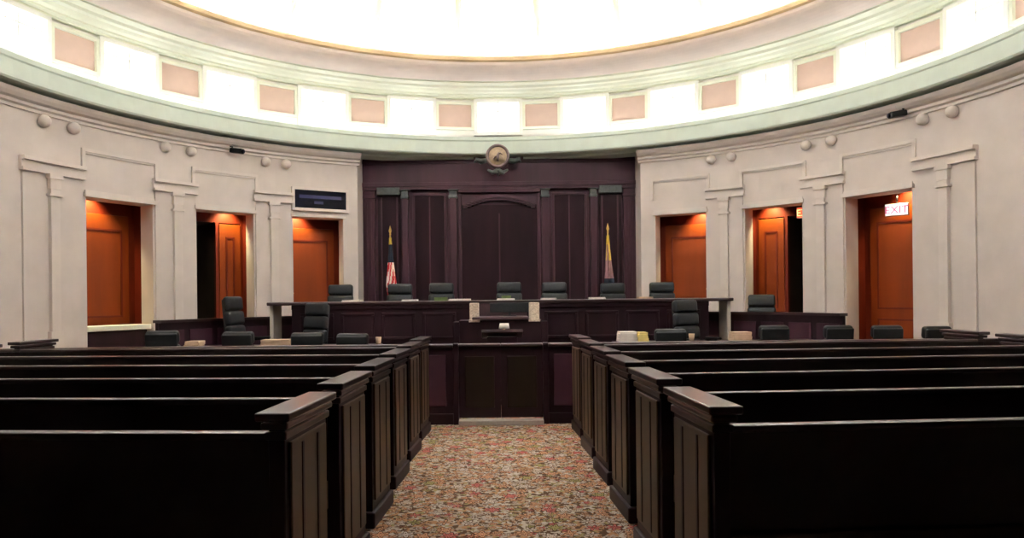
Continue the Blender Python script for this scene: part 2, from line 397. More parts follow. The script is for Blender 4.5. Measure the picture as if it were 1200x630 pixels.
# ------------------------------------------------------------------ doors in their niches
def make_door(n, s, o0, o1, style):
    pm = s*(o0+o1)/2
    root = struct(empty('door_%d' % n)); root.matrix_world = at_wall(pm, RW, 0)
    w = RW*(o1-o0)          # clear width
    nd = TH + 0.30          # depth of the niche floor behind the wall face
    h = w/2 + 0.12
    mb = MB()
    mb.box(-h-0.05, -h, TH+0.005, nd+0.05, 0, 3.15); mb.box(h, h+0.05, TH+0.005, nd+0.05, 0, 3.15); mb.box(-h-0.05, h+0.05, TH+0.005, nd+0.05, 3.15, 3.2)
    mb.build('niche_lining', M['door_red'], root)
    def leaf(x0, x1, y, hinge, handle=True, m='door'):
        mb = MB(); mb.box(x0, x1, y-0.045, y, 0.01, 2.775, None, 0.004)
        lf = mb.build('door_leaf', M[m], root)
        mb = MB()
        for (za, zb) in ((0.2, 1.0), (1.15, 2.55)):
            xa, xb = x0+0.12, x1-0.12
            for bx in ((xa, xb, za, za+0.03), (xa, xb, zb-0.03, zb), (xa, xa+0.03, za, zb), (xb-0.03, xb, za, zb)):
                mb.box(bx[0], bx[1], y-0.055, y-0.044, bx[2], bx[3])
        mb.build('panel_moulding', M['door_red'], lf)
        if handle:
            hx = x1-0.07 if hinge < 0 else x0+0.07
            mb = MB(); mb.box(hx-0.025, hx+0.025, y-0.055, y-0.044, 1.5-0.12, 1.5+0.12, None, 0.003)
            mb.tube([(hx, y-0.045, 1.52), (hx, y-0.10, 1.52), (hx+0.10*hinge, y-0.10, 1.52)], 0.011, None, 8)
            mb.build('door_handle', M['brass'], lf)
    inn = -s                # local x sign that points to the bench
    mb = MB()
    if style == 'closed':
        mb.box(-h, h, nd-0.02, nd+0.05, 2.78, 3.15)
        for x in (-h, h-0.11): mb.box(x, x+0.11, nd-0.03, nd+0.04, 0, 2.78)
        mb.build('door_frame', M['door_red'], root)
        leaf(-h+0.11, h-0.11, nd, inn)
    else:
        # ajar: a dark corridor on the outer half, the leaf on the inner (right-hand side) half
        xs = 0.14 if s < 0 else -0.06
        mb.box(-h, h, nd-0.02, nd+0.05, 2.80, 3.15)
        for x in (-h, h-0.06, xs-0.03): mb.box(x, x+0.06, nd-0.03, nd+0.04, 0, 2.80)
        mb.build('door_frame', M['door_red'], root)
        if s < 0: leaf(xs+0.03, h-0.06, nd, 1, False)
        else: leaf(-h+0.06, xs-0.03, nd, -1, False)
        xa, xb = (-h+0.0, xs) if s < 0 else (xs, h)
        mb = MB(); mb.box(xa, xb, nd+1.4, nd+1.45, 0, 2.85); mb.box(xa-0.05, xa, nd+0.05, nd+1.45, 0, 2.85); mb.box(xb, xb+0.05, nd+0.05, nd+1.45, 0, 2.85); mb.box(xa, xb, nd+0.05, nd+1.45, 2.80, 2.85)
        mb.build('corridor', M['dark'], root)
    return root, w, nd, h
dn = 0; doors = {}
for s in (-1, 1):
    for i, (o0, o1) in enumerate(OPEN):
        dn += 1
        doors[(s, i)] = make_door(dn, s, o0, o1, 'ajar' if i == 1 else 'closed')
        root, w, nd, h = doors[(s, i)]
        ld = bpy.data.lights.new('niche_downlight', 'SPOT'); ld.energy = 95; ld.color = (1.0, 0.84, 0.42); ld.spot_size = R(105); ld.spot_blend = 0.8; ld.shadow_soft_size = 0.05
        lo = bpy.data.objects.new('niche_downlight', ld); C.objects.link(lo)
        lx = {0: s*(w/2-0.22), 1: -s*0.30, 2: s*0.12}[i]
        lo.matrix_world = root.matrix_world @ Matrix.Translation((lx, nd-0.19, 3.08)) @ Matrix.Rotation(R(18), 4, 'X')
        mb = MB(); mb.lathe([(0.0, 3.125), (0.055, 3.125), (0.075, 3.12), (0.075, 3.149), (0.0, 3.149)], None, 16)
        dl = mb.build('downlight', M['brass'], root); dl.location = (lx, nd-0.19, 0)
# sill of the outermost opening on the left
root, w, nd, h = doors[(-1, 2)]
mb = MB(); mb.box(-w/2+0.005, w/2-0.03, 0.10, TH-0.02, 0.0, 0.96, M['wood']); mb.box(-w/2+0.005, w/2-0.01, 0.02, TH, 0.96, 1.04, M['cream'], 0.01)
o = mb.build('ledge', None, root); o['label'] = 'low dark wall with a cream top'

# ------------------------------------------------------------------ panelled wall behind the bench
YW = 14.62
xw = 2.95
wf = empty('wall_front', (0, YW, 0)); struct(wf)
mb = MB(); mb.box(-xw, xw, 0, 0.1, 0, 4.6); mb.build('backing', M['wood_wall'], wf)
def Z(py, dy=0.0): return px_z(py, YW+dy)
def X(px): return px_x(px, YW-0.1)
mb = MB()
mb.box(-xw, xw, -0.12, 0.0, Z(219), 4.6)
mb.box(-xw, xw, -0.17, -0.12, Z(219), Z(214), None, 0.01); mb.box(-xw, xw, -0.15, -0.12, Z(222), Z(219))
mb.box(-xw, xw, -0.15, -0.12, Z(192), Z(189))
mb.build('frieze', M['wood_wall'], wf)
def pil(px0, px1, d=0.10):
    mb = MB(); x0, x1 = X(px0), X(px1)
    mb.box(x0, x1, -d, 0.0, 0.1, Z(232), None, 0.006)
    if px1-px0 > 9:
        for t in (0.25, 0.5, 0.75):
            xc = x0+(x1-x0)*t; mb.box(xc-0.012, xc+0.012, -d-0.012, -d+0.002, 0.6, Z(236), None, 0.004)
    p = mb.build('pilaster', M['wood_wall'], wf)
    mb = MB(); mb.box(x0-0.02, x1+0.02, -d-0.03, 0.0, Z(232), Z(229), None, 0.006); mb.box(x0-0.005, x1+0.005, -d-0.01, 0, Z(229), Z(223)); mb.box(x0-0.035, x1+0.035, -d-0.045, 0, Z(223), Z(219.5), None, 0.006)
    mb.build('capital', M['verdigris'] if px1-px0 <= 9 else M['wood_wall'], p)
for a, b in ((422, 440), (472, 479), (528, 536), (636, 644), (693, 700), (732, 750)): pil(a, b)
def panel(px0, px1, y0=226, z0=0.55):
    mb = MB(); x0, x1 = X(px0), X(px1); zt = Z(y0)
    for (a, b, c, d) in ((x0, x1, zt-0.05, zt), (x0, x0+0.05, z0, zt-0.05), (x1-0.05, x1, z0, zt-0.05)):
        mb.box(a, b, -0.045, 0.0, c, d, M['wood_wall'], 0.008)
    mb.box(x0+0.05, x1-0.05, -0.012, 0.0, z0, zt-0.05, M['wood_shaded'])
    xm = (x0+x1)/2
    mb.box(xm-0.012, xm+0.012, -0.022, 0, z0, zt-0.05, M['wood_wall'])
    mb.build('wall_panel', None, wf)
panel(484, 524); panel(648, 689)
for a, b in ((443, 470), (703, 730)):      # niches behind the flags
    mb = MB(); x0, x1 = X(a), X(b)
    mb.box(x0, x1, -0.02, 0, 0.3, Z(226), M['wood_shaded'])
    mb.box(x0, x1, -0.16, 0.0, Z(228), Z(219.5), M['verdigris'], 0.01)
    mb.box(x0+0.06, x0+0.09, -0.035, 0, 0.4, Z(230), M['wood_wall']); mb.box(x1-0.09, x1-0.06, -0.035, 0, 0.4, Z(230), M['wood_wall'])
    mb.build('flag_niche', None, wf)
mb = MB()                                   # centre bay with a flat arched head
x0, x1 = X(538), X(634)
mb.box(x0, x1, -0.015, 0, 0.4, Z(240), M['wood_shaded'])
N = 18
for k in range(N):
    t0, t1 = -1+2*k/N, -1+2*(k+1)/N
    tm = (t0+t1)/2; dz = 0.17*(1-tm*tm)
    xa, xb = X(586)+t0*0.72, X(586)+t1*0.72
    mb.box(xa, xb+0.002, -0.14, 0, Z(242)+dz, Z(242)+dz+0.06, M['wood_wall']); mb.box(xa, xb+0.002, -0.10, 0, Z(242)+dz-0.05, Z(242)+dz, M['wood_wall'])
mb.box(x0, x1, -0.12, 0, Z(226), Z(221), M['wood_wall'], 0.01)
for xx in (x0, x1-0.06): mb.box(xx, xx+0.06, -0.05, 0, 0.4, Z(226), M['wood_wall'], 0.008)
mb.box(-0.015, 0.015, -0.03, 0, 0.4, Z(250), M['wood_wall'])
mb.build('centre_bay', None, wf)

# medallion on the frieze
ym = 14.06
md_ = empty('medallion', (px_x(585, ym), ym, px_z(183, ym)-0.24))
tag(md_, 'round bronze medallion at the top centre of the dark panelled wall', 'medallion')
RX = Matrix.Translation((0, 0, 0.24)) @ Matrix.Rotation(R(90), 4, 'X')
mb = MB(); mb.lathe([(0, 0), (0.235, 0), (0.235, 0.03), (0.215, 0.055), (0.195, 0.055), (0.18, 0.03), (0, 0.03)], None, 40, RX); mb.build('rim', M['bronze'], md_)
mb = MB(); mb.lathe([(0, 0.028), (0.178, 0.028), (0.172, 0.036), (0.115, 0.036), (0.11, 0.05), (0, 0.055)], None, 40, RX); mb.build('face', M['bronze_hi'], md_)
mb = MB()
mb.tube([(0, -0.065, 0.13), (0, -0.07, 0.22), (0.02, -0.07, 0.30)], [0.02, 0.028, 0.015], None, 8)
mb.tube([(-0.02, -0.065, 0.25), (0.05, -0.07, 0.29), (0.09, -0.065, 0.26)], [0.012, 0.016, 0.01], None, 8)
mb.tube([(-0.08, -0.062, 0.17), (-0.05, -0.066, 0.22), (0.0, -0.066, 0.24)], [0.014, 0.016, 0.01], None, 8)
mb.build('relief', M['bronze'], md_)
mb = MB()
for sx in (-1, 1):
    mb.tube([(sx*0.22, 0.01, 0.16), (sx*0.33, 0.0, 0.14), (sx*0.42, 0.0, 0.18), (sx*0.45, 0.0, 0.12)], [0.05, 0.055, 0.04, 0.015], None, 8)
    mb.tube([(0, 0.0, -0.03), (sx*0.10, -0.01, -0.08), (sx*0.2, 0.0, -0.02)], [0.05, 0.045, 0.02], None, 8)
mb.tube([(0, 0.05, -0.05), (0, 0.40, -0.05)], 0.03, None, 8)
mb.build('scroll_bracket', M['verdigris'], md_)

# ------------------------------------------------------------------ dais and bench
mb = MB(); mb.box(-3.3, 3.3, 11.75, 14.0, 0.001, 0.40); struct(mb.build('floor_dais', M['carpet']))
ZB = 1.36
YB = 11.35
be = empty('judges_bench', (0, YB, 0)); tag(be, 'long dark mahogany judges bench across the front of the courtroom', 'bench')
mb = MB(); mb.box(-3.28, 3.28, 0, 0.06, 0, ZB-0.05); mb.box(-3.28, -3.22, 0.06, 0.39, 0, ZB-0.05); mb.box(3.22, 3.28, 0.06, 0.39, 0, ZB-0.05)
for (z0, z1, d) in ((0.0, 0.14, 0.03), (ZB-0.12, ZB-0.05, 0.03), (0.62, 0.66, 0.02)): mb.box(-3.28, 3.28, -d, 0, z0, z1, None, 0.006)
mb.build('body', M['wood'], be)
mb = MB(); mb.box(-3.66, 3.66, -0.06, 0.62, ZB-0.05, ZB, None, 0.012); mb.build('top', M['wood_h'], be)
for k in range(10):
    if k in (4, 5): continue
    x0 = -3.2+0.64*k; mb = MB()
    for (a, b, c, d) in ((x0+0.06, x0+0.58, 0.76, 0.80), (x0+0.06, x0+0.58, 1.14, 1.18), (x0+0.06, x0+0.10, 0.80, 1.14), (x0+0.54, x0+0.58, 0.80, 1.14)):
        mb.box(a, b, -0.025, 0, c, d, None, 0.006)
    mb.box(x0+0.10, x0+0.54, -0.01, 0, 0.80, 1.14)
    mb.build('front_panel', M['wood'], be)
for sx in (-1, 1):
    mb = MB(); mb.box(sx*3.62-0.028, sx*3.62+0.028, 0.06, 0.50, 0.0, ZB-0.05, None, 0.008); mb.build('end_support', M['stone_trim'], be)
# clerk's station projecting from the middle of the bench
mb = MB(); mb.box(-0.62, 0.62, -0.55, -0.03, 0, 1.06); mb.box(-0.66, 0.66, -0.58, -0.03, 0, 0.12, None, 0.006)
for sx in (-1, 1): mb.box(sx*0.66-0.05, sx*0.66+0.05, -0.56, -0.03, 0, 1.04, None, 0.006)
mb.build('clerk_station', M['wood'], be)
mb = MB(); mb.box(-0.42, 0.42, -0.64, -0.05, 1.075, 1.115, None, 0.01); mb.box(-0.42, 0.42, -0.05, -0.03, 1.115, 1.30); mb.build('clerk_ledge', M['ledge'], be)
for i, (a, b) in enumerate(((550, 561), (620, 632))):
    y = YB-0.55; mb = MB(); x0, x1 = px_x(a, y), px_x(b, y)
    mb.box(x0, x1, -0.56, -0.40, px_z(377, y), px_z(354.5, y), None, 0.012)
    mb.box(x0-0.012, x1+0.012, -0.57, -0.39, px_z(377, y), px_z(374, y), None, 0.006)
    o = mb.build('corner_block', M['block'], be); o['label'] = 'pale speckled block'

def thing_mesh(mb, name, label, cat, m=None, group=None):
    o = mb.build(name, m); seat_on(o); return tag(o, label, cat, group)
# screen on the clerk's ledge
y = YB-0.3
mo = empty('monitor', (px_x(597, y), y, 1.115)); tag(mo, 'low dark monitor on the clerk ledge in the middle of the bench', 'monitor')
mb = MB(); mb.box(-0.30, 0.30, -0.02, 0.02, 0.06, 0.205, None, 0.008); mb.build('casing', M['leather'], mo)
mb = MB(); mb.box(-0.28, 0.28, 0.021, 0.024, 0.075, 0.19); mb.build('screen', M['screen'], mo)
mb = MB(); mb.box(-0.10, 0.10, -0.05, 0.05, 0.0, 0.015, None, 0.004); mb.box(-0.02, 0.02, -0.012, 0.012, 0.015, 0.07); mb.build('stand', M['metal'], mo)

def papers(name, label, cat, px0, px1, y, z, h, m, depth=0.22, rz=0.0, group=None, n=3):
    x0, x1 = px_x(px0, y), px_x(px1, y); w = x1-x0
    mb = MB()
    for k in range(n):
        j = random.uniform(-0.006, 0.006); a = random.uniform(-0.05, 0.05)
        mb.box(-w/2+0.004*k, w/2-0.003*k, -depth/2, depth/2, h*k/n, h*(k+1)/n-0.0006, None, 0, Matrix.Translation((j, j, 0)) @ Matrix.Rotation(a, 4, 'Z'))
    o = mb.build(name, M[m]); o.location = ((x0+x1)/2, y, z); o.rotation_euler.z = rz
    return tag(o, label, cat, group)
g = 'papers along the top of the judges bench'
yb = YB+0.14
papers('paper_stack', 'white papers on the bench before its leftmost chair', 'papers', 402, 424, yb, ZB, 0.030, 'paper', group=g)
papers('paper_stack', 'white papers on the bench in front of the flag with stripes', 'papers', 472, 490, yb, ZB, 0.025, 'paper', group=g)
papers('paper_stack', 'long low pile of papers on the bench left of the clerk station', 'papers', 526, 552, yb, ZB, 0.028, 'paper', group=g)
papers('paper_stack', 'white papers on the bench before the middle chair above the monitor', 'papers', 582, 603, yb, ZB, 0.028, 'paper', group=g)
papers('paper_stack', 'white papers on the bench just right of the clerk station', 'papers', 634, 652, yb, ZB, 0.028, 'paper', group=g)
papers('paper_stack', 'bright white papers on the bench left of the dark furled flag', 'papers', 690, 709, yb, ZB, 0.030, 'paper', group=g)
papers('paper_stack', 'cream papers on the bench right of the dark panelled wall', 'papers', 747, 764, yb, ZB, 0.030, 'tan', group=g)
papers('closed_book', 'green covered book on the bench before the third chair from left', 'book', 509, 524, yb+0.12, ZB, 0.055, 'green', n=1)
papers('closed_book', 'green covered book on the bench behind the monitor', 'book', 588, 599, yb+0.26, ZB, 0.07, 'green', n=1, depth=0.15)

# ------------------------------------------------------------------ chairs
def make_chair(name, high, m):
    """swivel chair facing local +Y (its back towards -Y)"""
    root = empty(name)
    top = 1.26 if high else 1.0
    w = 0.235
    mb = MB(); mb.box(-w, w, -0.22, 0.26, 0.42, 0.53, None, 0.05, seg=4); mb.build('seat', M[m], root)
    mb = MB(); tilt = Matrix.Translation((0, -0.22, 0.50)) @ Matrix.Rotation(R(-6) * -1, 4, 'X')
    H = top-0.50
    n = 4 if high else 3
    for k in range(n):
        z0 = H*k/n; z1 = H*(k+1)/n
        ww = w*(0.97 if k < n-1 else 0.93)
        mb.box(-ww, ww, -0.06, 0.055 + (0.015 if k == 0 else 0), z0+0.004, z1-0.002, None, 0.045, tilt, seg=4)
    mb.box(-w*0.9, w*0.9, -0.075, -0.03, 0.04, H-0.03, None, 0.02, tilt, seg=4)
    mb.build('backrest', M[m], root)
    for sx in (-1, 1):
        mb = MB(); mb.tube([(sx*(w+0.01), -0.17, 0.50), (sx*(w+0.045), -0.18, 0.66), (sx*(w+0.05), -0.05, 0.69), (sx*(w+0.05), 0.14, 0.69), (sx*(w+0.01), 0.16, 0.50)], 0.02, None, 8)
        mb.box(sx*(w+0.05)-0.033, sx*(w+0.05)+0.033, -0.14, 0.16, 0.685, 0.72, None, 0.014, seg=3)
        mb.build('armrest', M['black'], root)
    mb = MB(); mb.tube([(0, 0, 0.09), (0, 0, 0.44)], 0.03, None, 12); mb.lathe([(0, 0.38), (0.10, 0.42), (0.10, 0.43), (0, 0.43)], None, 16); mb.build('gas_column', M['metal'], root)
    mb = MB()
    for k in range(5):
        a = 2*PI*k/5 + 0.3
        mb.tube([(0, 0, 0.12), (0.26*math.cos(a), 0.26*math.sin(a), 0.075)], [0.03, 0.018], None, 8)
    bs = mb.build('star_base', M['metal'], root)
    for k in range(5):
        a = 2*PI*k/5 + 0.3
        mb = MB(); mb.tube([(0.26*math.cos(a)-0.02*math.sin(a), 0.26*math.sin(a)+0.02*math.cos(a), 0.03), (0.26*math.cos(a)+0.02*math.sin(a), 0.26*math.sin(a)-0.02*math.cos(a), 0.03)], 0.03, None, 10)
        mb.build('caster', M['black'], bs)
    return root
jc = make_chair('judge_chair', True, 'leather'); lc = make_chair('counsel_chair', False, 'black')
first = {'j': True, 'l': True}
def place(kind, px, y, top_py, rz, label, z=0.0, group=None, base_h=None, xs=1.0):
    src = jc if kind == 'j' else lc
    top_py += (px - XC)*math.tan(ROLL)
    o = src if first[kind] else copy_tree(src)
    first[kind] = False
    hh = 1.26 if kind == 'j' else 1.0
    sc = (px_z(top_py, y) - z) / (hh-0.005)
    o.location = (px_x(px, y), y, z); o.rotation_euler = (0, 0, rz); o.scale = (xs, 1.0 if kind == 'j' else 1.0, sc)
    return tag(o, label, 'chair', group)
g = 'justices chairs behind the bench'
for px, py, lab in ((395, 333, 'black leather justice chair before the doorway under the black display'),
                    (466, 332, 'black leather justice chair beside the red striped flag'),
                    (516, 331, 'black leather justice chair third from the left behind the bench'),
                    (597, 330, 'black leather justice chair at the middle of the bench'),
                    (651, 330, 'black leather justice chair just right of the middle one'),
                    (721, 331, 'black leather justice chair in front of the dark furled flag'),
                    (780, 330, 'black leather justice chair before the right orange doorway')):
    place('j', px, 12.55, py, PI, lab, 0.40, g)
place('j', 893, 11.95, 345, PI*0.9, 'tall black chair behind the curved partition by the right ajar door', 0.0)
place('j', 294, 10.95, 347, -PI*0.55, 'tall black chair seen side on before the left ajar door', 0.0)
place('j', 353, 10.85, 355, PI*0.8, 'tall black chair at the left end of the bench', 0.0, xs=1.08)
place('j', 818, 10.85, 351, -PI*0.85, 'tall black chair at the right end of the bench', 0.0)
g = 'low counsel chairs behind the bar'
yc = 9.35
for px, py, rz, lab in ((199, 386, 0.1, 'leftmost low black chair behind the bar by the stone pier'),
                        (290, 387, -0.1, 'low black chair behind the bar below the left ajar door'),
                        (365, 388, 0.05, 'low black chair behind the bar right of the cream papers'),
                        (419, 389, -0.05, 'low black chair behind the bar nearest the lectern on its left'),
                        (778, 384, 0.05, 'low black chair behind the bar beside the yellow pads'),
                        (897, 380, 0.0, 'low black chair behind the bar right of the tan papers'),
                        (968, 380, 0.1, 'low black chair behind the bar before the right outer pier'),
                        (1028, 380, -0.1, 'low black chair behind the bar below the lit exit sign'),
                        (1080, 381, 0.1, 'rightmost low black chair behind the bar')):
    place('l', px, yc, py, rz, lab, 0.0, g, xs=0.84 if px > 850 else 0.92)

# ------------------------------------------------------------------ counsel tables and things on them
def table(x0, x1, label):
    y0, y1, h = 9.85, 10.42, 0.76
    t = empty('counsel_table', ((x0+x1)/2, (y0+y1)/2, 0)); tag(t, label, 'table', 'counsel tables behind the bar')
    w, d = (x1-x0)/2, (y1-y0)/2
    mb = MB(); mb.box(-w, w, -d, d, h-0.045, h, None, 0.01); mb.build('tabletop', M['wood_h'], t)
    mb = MB(); mb.box(-w+0.06, w-0.06, d-0.08, d-0.05, 0.25, h-0.045); mb.build('modesty_panel', M['wood'], t)
    for sx in (-1, 1):
        for sy in (-1, 1):
            mb = MB(); mb.box(sx*(w-0.07)-0.035, sx*(w-0.07)+0.035, sy*(d-0.05)-0.035, sy*(d-0.05)+0.035, 0, h-0.045, None, 0.006); mb.build('leg', M['wood'], t)
table(-4.45, -3.12, 'dark counsel table behind the bar at far left')
table(-2.95, -1.7, 'dark counsel table behind the bar left of the lectern')
table(1.6, 2.95, 'dark counsel table behind the bar holding white and yellow stacks')
table(3.12, 4.45, 'dark counsel table behind the bar holding the tan papers')
papers('paper_stack', 'thick cream paper stack on the far left counsel table', 'papers', 307, 342, 10.2, 0.76, 0.085, 'tan', n=5)
papers('paper_stack', 'small tan folded papers on the far left counsel table under the pier', 'papers', 219, 236, 10.2, 0.76, 0.075, 'tan', n=3)
papers('paper_stack', 'bright white paper stack on the counsel table right of the lectern', 'papers', 723, 745, 10.2, 0.76, 0.145, 'paper', n=6)
papers('legal_pad_stack', 'yellow legal pads beside the bright white paper stack', 'legal pads', 746, 758, 10.2, 0.76, 0.135, 'yellow', n=5)
papers('paper_stack', 'tan papers on the counsel table near the right partition', 'papers', 856, 878, 10.2, 0.76, 0.125, 'tan', n=4)
def cup(px, y, label):
    mb = MB(); mb.lathe([(0, 0), (0.032, 0), (0.042, 0.11), (0.038, 0.11), (0.030, 0.01), (0, 0.01)], None, 20)
    o = mb.build('paper_cup', M['tan']); o.location = (px_x(px, y), y, 0.76); tag(o, label, 'cup')
cup(443, 10.1, 'small tan cup at the right end of the left counsel table')
cup(810, 10.1, 'small tan cup on the right counsel table by the tall chair')

# lectern
yl = 9.6
le = empty('lectern', (px_x(588, yl), yl, 0)); tag(le, 'dark wooden lectern standing before the bench behind the gate', 'lectern')
mb = MB(); mb.box(-0.24, 0.24, -0.17, 0.17, 0, 0.06, None, 0.01); mb.box(-0.20, 0.20, -0.13, 0.13, 0.06, 0.89, None, 0.006); mb.build('body', M['wood'], le)
mb = MB(); mb.box(-0.27, 0.27, -0.2, 0.2, -0.02, 0.02, None, 0.006, Matrix.Translation((0, 0, 0.92)) @ Matrix.Rotation(R(-14), 4, 'X')); mb.box(-0.27, 0.27, 0.185, 0.205, 0.02, 0.05, None, 0.004, Matrix.Translation((0, 0, 0.92)) @ Matrix.Rotation(R(-14), 4, 'X'))
mb.build('reading_top', M['wood_h'], le)
mb = MB(); mb.box(-0.20, -0.005, -0.142, -0.13, 0.25, 0.75, None, 0.004); mb.box(0.005, 0.2, -0.142, -0.13, 0.25, 0.75, None, 0.004); mb.build('front_panel', M['wood_wall'], le)
mb = MB(); mb.lathe([(0, 0), (0.05, 0), (0.05, 0.015), (0.012, 0.025), (0.012, 0.07), (0, 0.07)], M['brass'], 16); mb.lathe([(0.055, 0.06), (0.072, 0.06), (0.06, 0.13), (0.045, 0.13)], M['paper'], 20, closed=True)
o = mb.build('desk_lamp', None); o.location = (px_x(590.5, yl), yl+0.02, 0.93); tag(o, 'tiny lamp with cream shade and brass foot on the lectern', 'lamp')
# the lamp's foot stands on a small level block of the lectern
mb = MB(); mb.box(px_x(590.5, yl)-px_x(588, yl)-0.06, px_x(590.5, yl)-px_x(588, yl)+0.06, -0.04, 0.08, 0.90, 0.93, None, 0.003); mb.build('lamp_pad', M['wood'], le)

# ------------------------------------------------------------------ curved partitions
for s, zt, lab in ((-1, 1.13, 'low curved dark wood partition before the left doors'), (1, 1.13, 'low curved dark wood partition before the right doors')):
    p0, p1 = R(40), R(65.5)
    pm = (p0+p1)/2*s; org = pol(pm, 5.35); pt = empty('curved_partition', org); tag(pt, lab, 'partition')
    loc = (-org.x, CY-org.y, 0)
    mb = MB(); mb.arc(s*p0, s*p1, 5.32, 5.38, 0, zt-0.04, loc=loc); mb.arc(s*p0, s*p1, 5.30, 5.40, 0, 0.15, loc=loc); mb.build('body', M['wood'], pt)
    mb = MB(); mb.arc(s*p0, s*p1, 5.27, 5.43, zt-0.04, zt, loc=loc); mb.build('cap_rail', M['wood_h'], pt)
    for k in range(5):
        a, b = p0+(p1-p0)*(k+0.1)/5, p0+(p1-p0)*(k+0.9)/5
        mb = MB(); mb.arc(s*a, s*b, 5.305, 5.325, 0.25, zt-0.15, loc=loc); mb.build('raised_panel', M['wood_wall'], pt)

# ------------------------------------------------------------------ bar with gate
YR = 8.03; HB = 0.895
GW = 0.47
for s in (-1, 1):
    w = 5.15
    br = empty('courtroom_bar', (s*(GW+0.06+w/2), YR, 0)); tag(br, 'dark panelled wooden bar railing %s of the gate' % ('left' if s < 0 else 'right'), 'railing', 'bar railing either side of the gate')
    mb = MB(); mb.box(-w/2, w/2, 0, 0.06, 0, HB-0.04); mb.box(-w/2, w/2, -0.02, 0.08, 0, 0.12, None, 0.006); mb.build('body', M['wood'], br)
    mb = MB(); mb.box(-w/2, w/2, -0.04, 0.10, HB-0.04, HB, None, 0.012); mb.build('top_rail', M['wood_h'], br)
    for k in range(6):
        x0 = -w/2+0.06+k*(w-0.06)/6; x1 = x0+(w-0.06)/6-0.08
        mb = MB(); mb.box(x0, x1, -0.018, 0, 0.2, HB-0.12, None, 0.012); mb.build('raised_panel', M['wood_wall'], br)
    xp = -s*(w/2+0.03)
    mb = MB(); mb.box(xp-0.03, xp+0.03, -0.03, 0.09, 0, HB+0.005, None, 0.006); mb.build('gate_post', M['wood'], br)
for s in (-1, 1):
    gt = empty('bar_gate', (s*GW/2, YR, 0)); tag(gt, 'dark swinging half gate in the bar, %s leaf' % ('left' if s < 0 else 'right'), 'gate', 'gate leaves at the end of the aisle')
    w = GW/2-0.001
    mb = MB(); mb.box(-w, w, 0.005, 0.05, 0.07, HB-0.03); mb.build('leaf', M['wood'], gt)
    mb = MB(); mb.box(-w+0.07, w-0.07, -0.008, 0.006, 0.18, HB-0.14, None, 0.008); mb.build('raised_panel', M['gate_panel'], gt)
    mb = MB(); mb.box(-w, w, -0.03, 0.085, HB-0.03, HB, None, 0.01); mb.build('top_rail', M['wood_h'], gt)
mb = MB(); mb.box(-GW, GW, YR-0.09, YR+0.06, 0.0, 0.05, None, 0.006)
thing_mesh(mb, 'threshold_strip', 'pale metal threshold strip across the aisle below the gate', 'threshold', M['steel'])

# ------------------------------------------------------------------ pews
def make_pew(s, L=4.2):
    """origin: inner near corner at floor level; back faces the camera; s = side"""
    root = empty('pew')
    D, H = 0.50, 0.985
    X_ = lambda a, b: tuple(sorted((s*a, s*b)))
    for pos in (0.0, L-0.06):
        a, b = X_(pos, pos+0.06)
        mb = MB(); mb.box(a, b, 0, D, 0.10, H-0.03, None, 0.004); ep = mb.build('end_panel', M['wood'], root)
        xf = s*pos if pos == 0 else s*(pos+0.06); o_ = -s if pos == 0 else s
        mb = MB(); q = sorted((xf, xf+o_*0.014)); mb.box(q[0], q[1], 0.035, D-0.035, 0.16, H-0.10, None, 0.010); mb.build('inset_panel', M['pew_panel'], ep)
        mb = MB(); q = sorted((xf, xf+o_*0.010))
        for yy in (0.145, 0.33): mb.box(q[0]+o_*0.008, q[1]+o_*0.008, yy, yy+0.025, 0.18, H-0.12, None, 0.004)
        mb.build('fluting', M['wood'], ep)
        mb = MB(); mb.box(a-0.02, b+0.02, -0.03, D+0.03, 0.0, 0.10, None, 0.012); mb.build('plinth', M['wood'], ep)
        mb = MB(); mb.box(a-0.022, b+0.022, -0.03, D+0.03, H-0.045, H-0.018, None, 0.008); mb.box(a-0.012, b+0.012, -0.015, D+0.015, H-0.085, H-0.055, None, 0.006)
        mb.box(a-0.035, b+0.035, -0.05, D+0.05, H-0.012, H+0.02, None, 0.007); mb.build('cap', M['wood_h'], ep)
    a, b = X_(0.06, L-0.06)
    tl = Matrix.Translation((0, 0.025, 0.42)) @ Matrix.Rotation(R(4), 4, 'X')
    mb = MB(); mb.box(a, b, -0.0, 0.03, -0.02, 0.48, None, 0, tl)
    bk = mb.build('backrest', M['pew_back'], root)
    mb = MB(); mb.box(a, b, -0.012, 0.056, 0.895, 0.925, None, 0.010, seg=3); mb.build('top_rail', M['wood_h'], bk)
    mb = MB(); mb.box(a, b, -0.012, 0.03, 0.38, 0.515, None, 0.006); mb.build('bottom_rail', M['pew_panel'], bk)
    mb = MB(); mb.box(a, b, 0.065, D-0.01, 0.40, 0.44, None, 0.012); mb.build('seat', M['wood_h'], root)
    mb = MB(); mb.box(a, b, 0.30, 0.33, 0.0, 0.40); mb.build('seat_support', M['pew_back'], root)
    mb = MB(); mb.box(a, b, 0.035, 0.065, 0.385, 0.415); mb.build('back_rail', M['pew_panel'], root)
    return root
ordn = ['nearest the camera', 'second from the camera', 'third from the camera', 'fourth from the camera', 'second from the bar', 'in the front row at the bar']
for s in (-1, 1):
    src = make_pew(s)
    for k in range(6):
        o = src if k == 0 else copy_tree(src)
        o.location = (s*0.80, 2.66+(0.05 if s > 0 else 0)+0.895*k, 0); o.rotation_euler = (0, 0, s*R(3.6))
        tag(o, 'dark wooden pew %s of the aisle, %s' % ('left' if s < 0 else 'right', ordn[k]), 'pew', 'rows of pews %s of the aisle' % ('left' if s < 0 else 'right'))

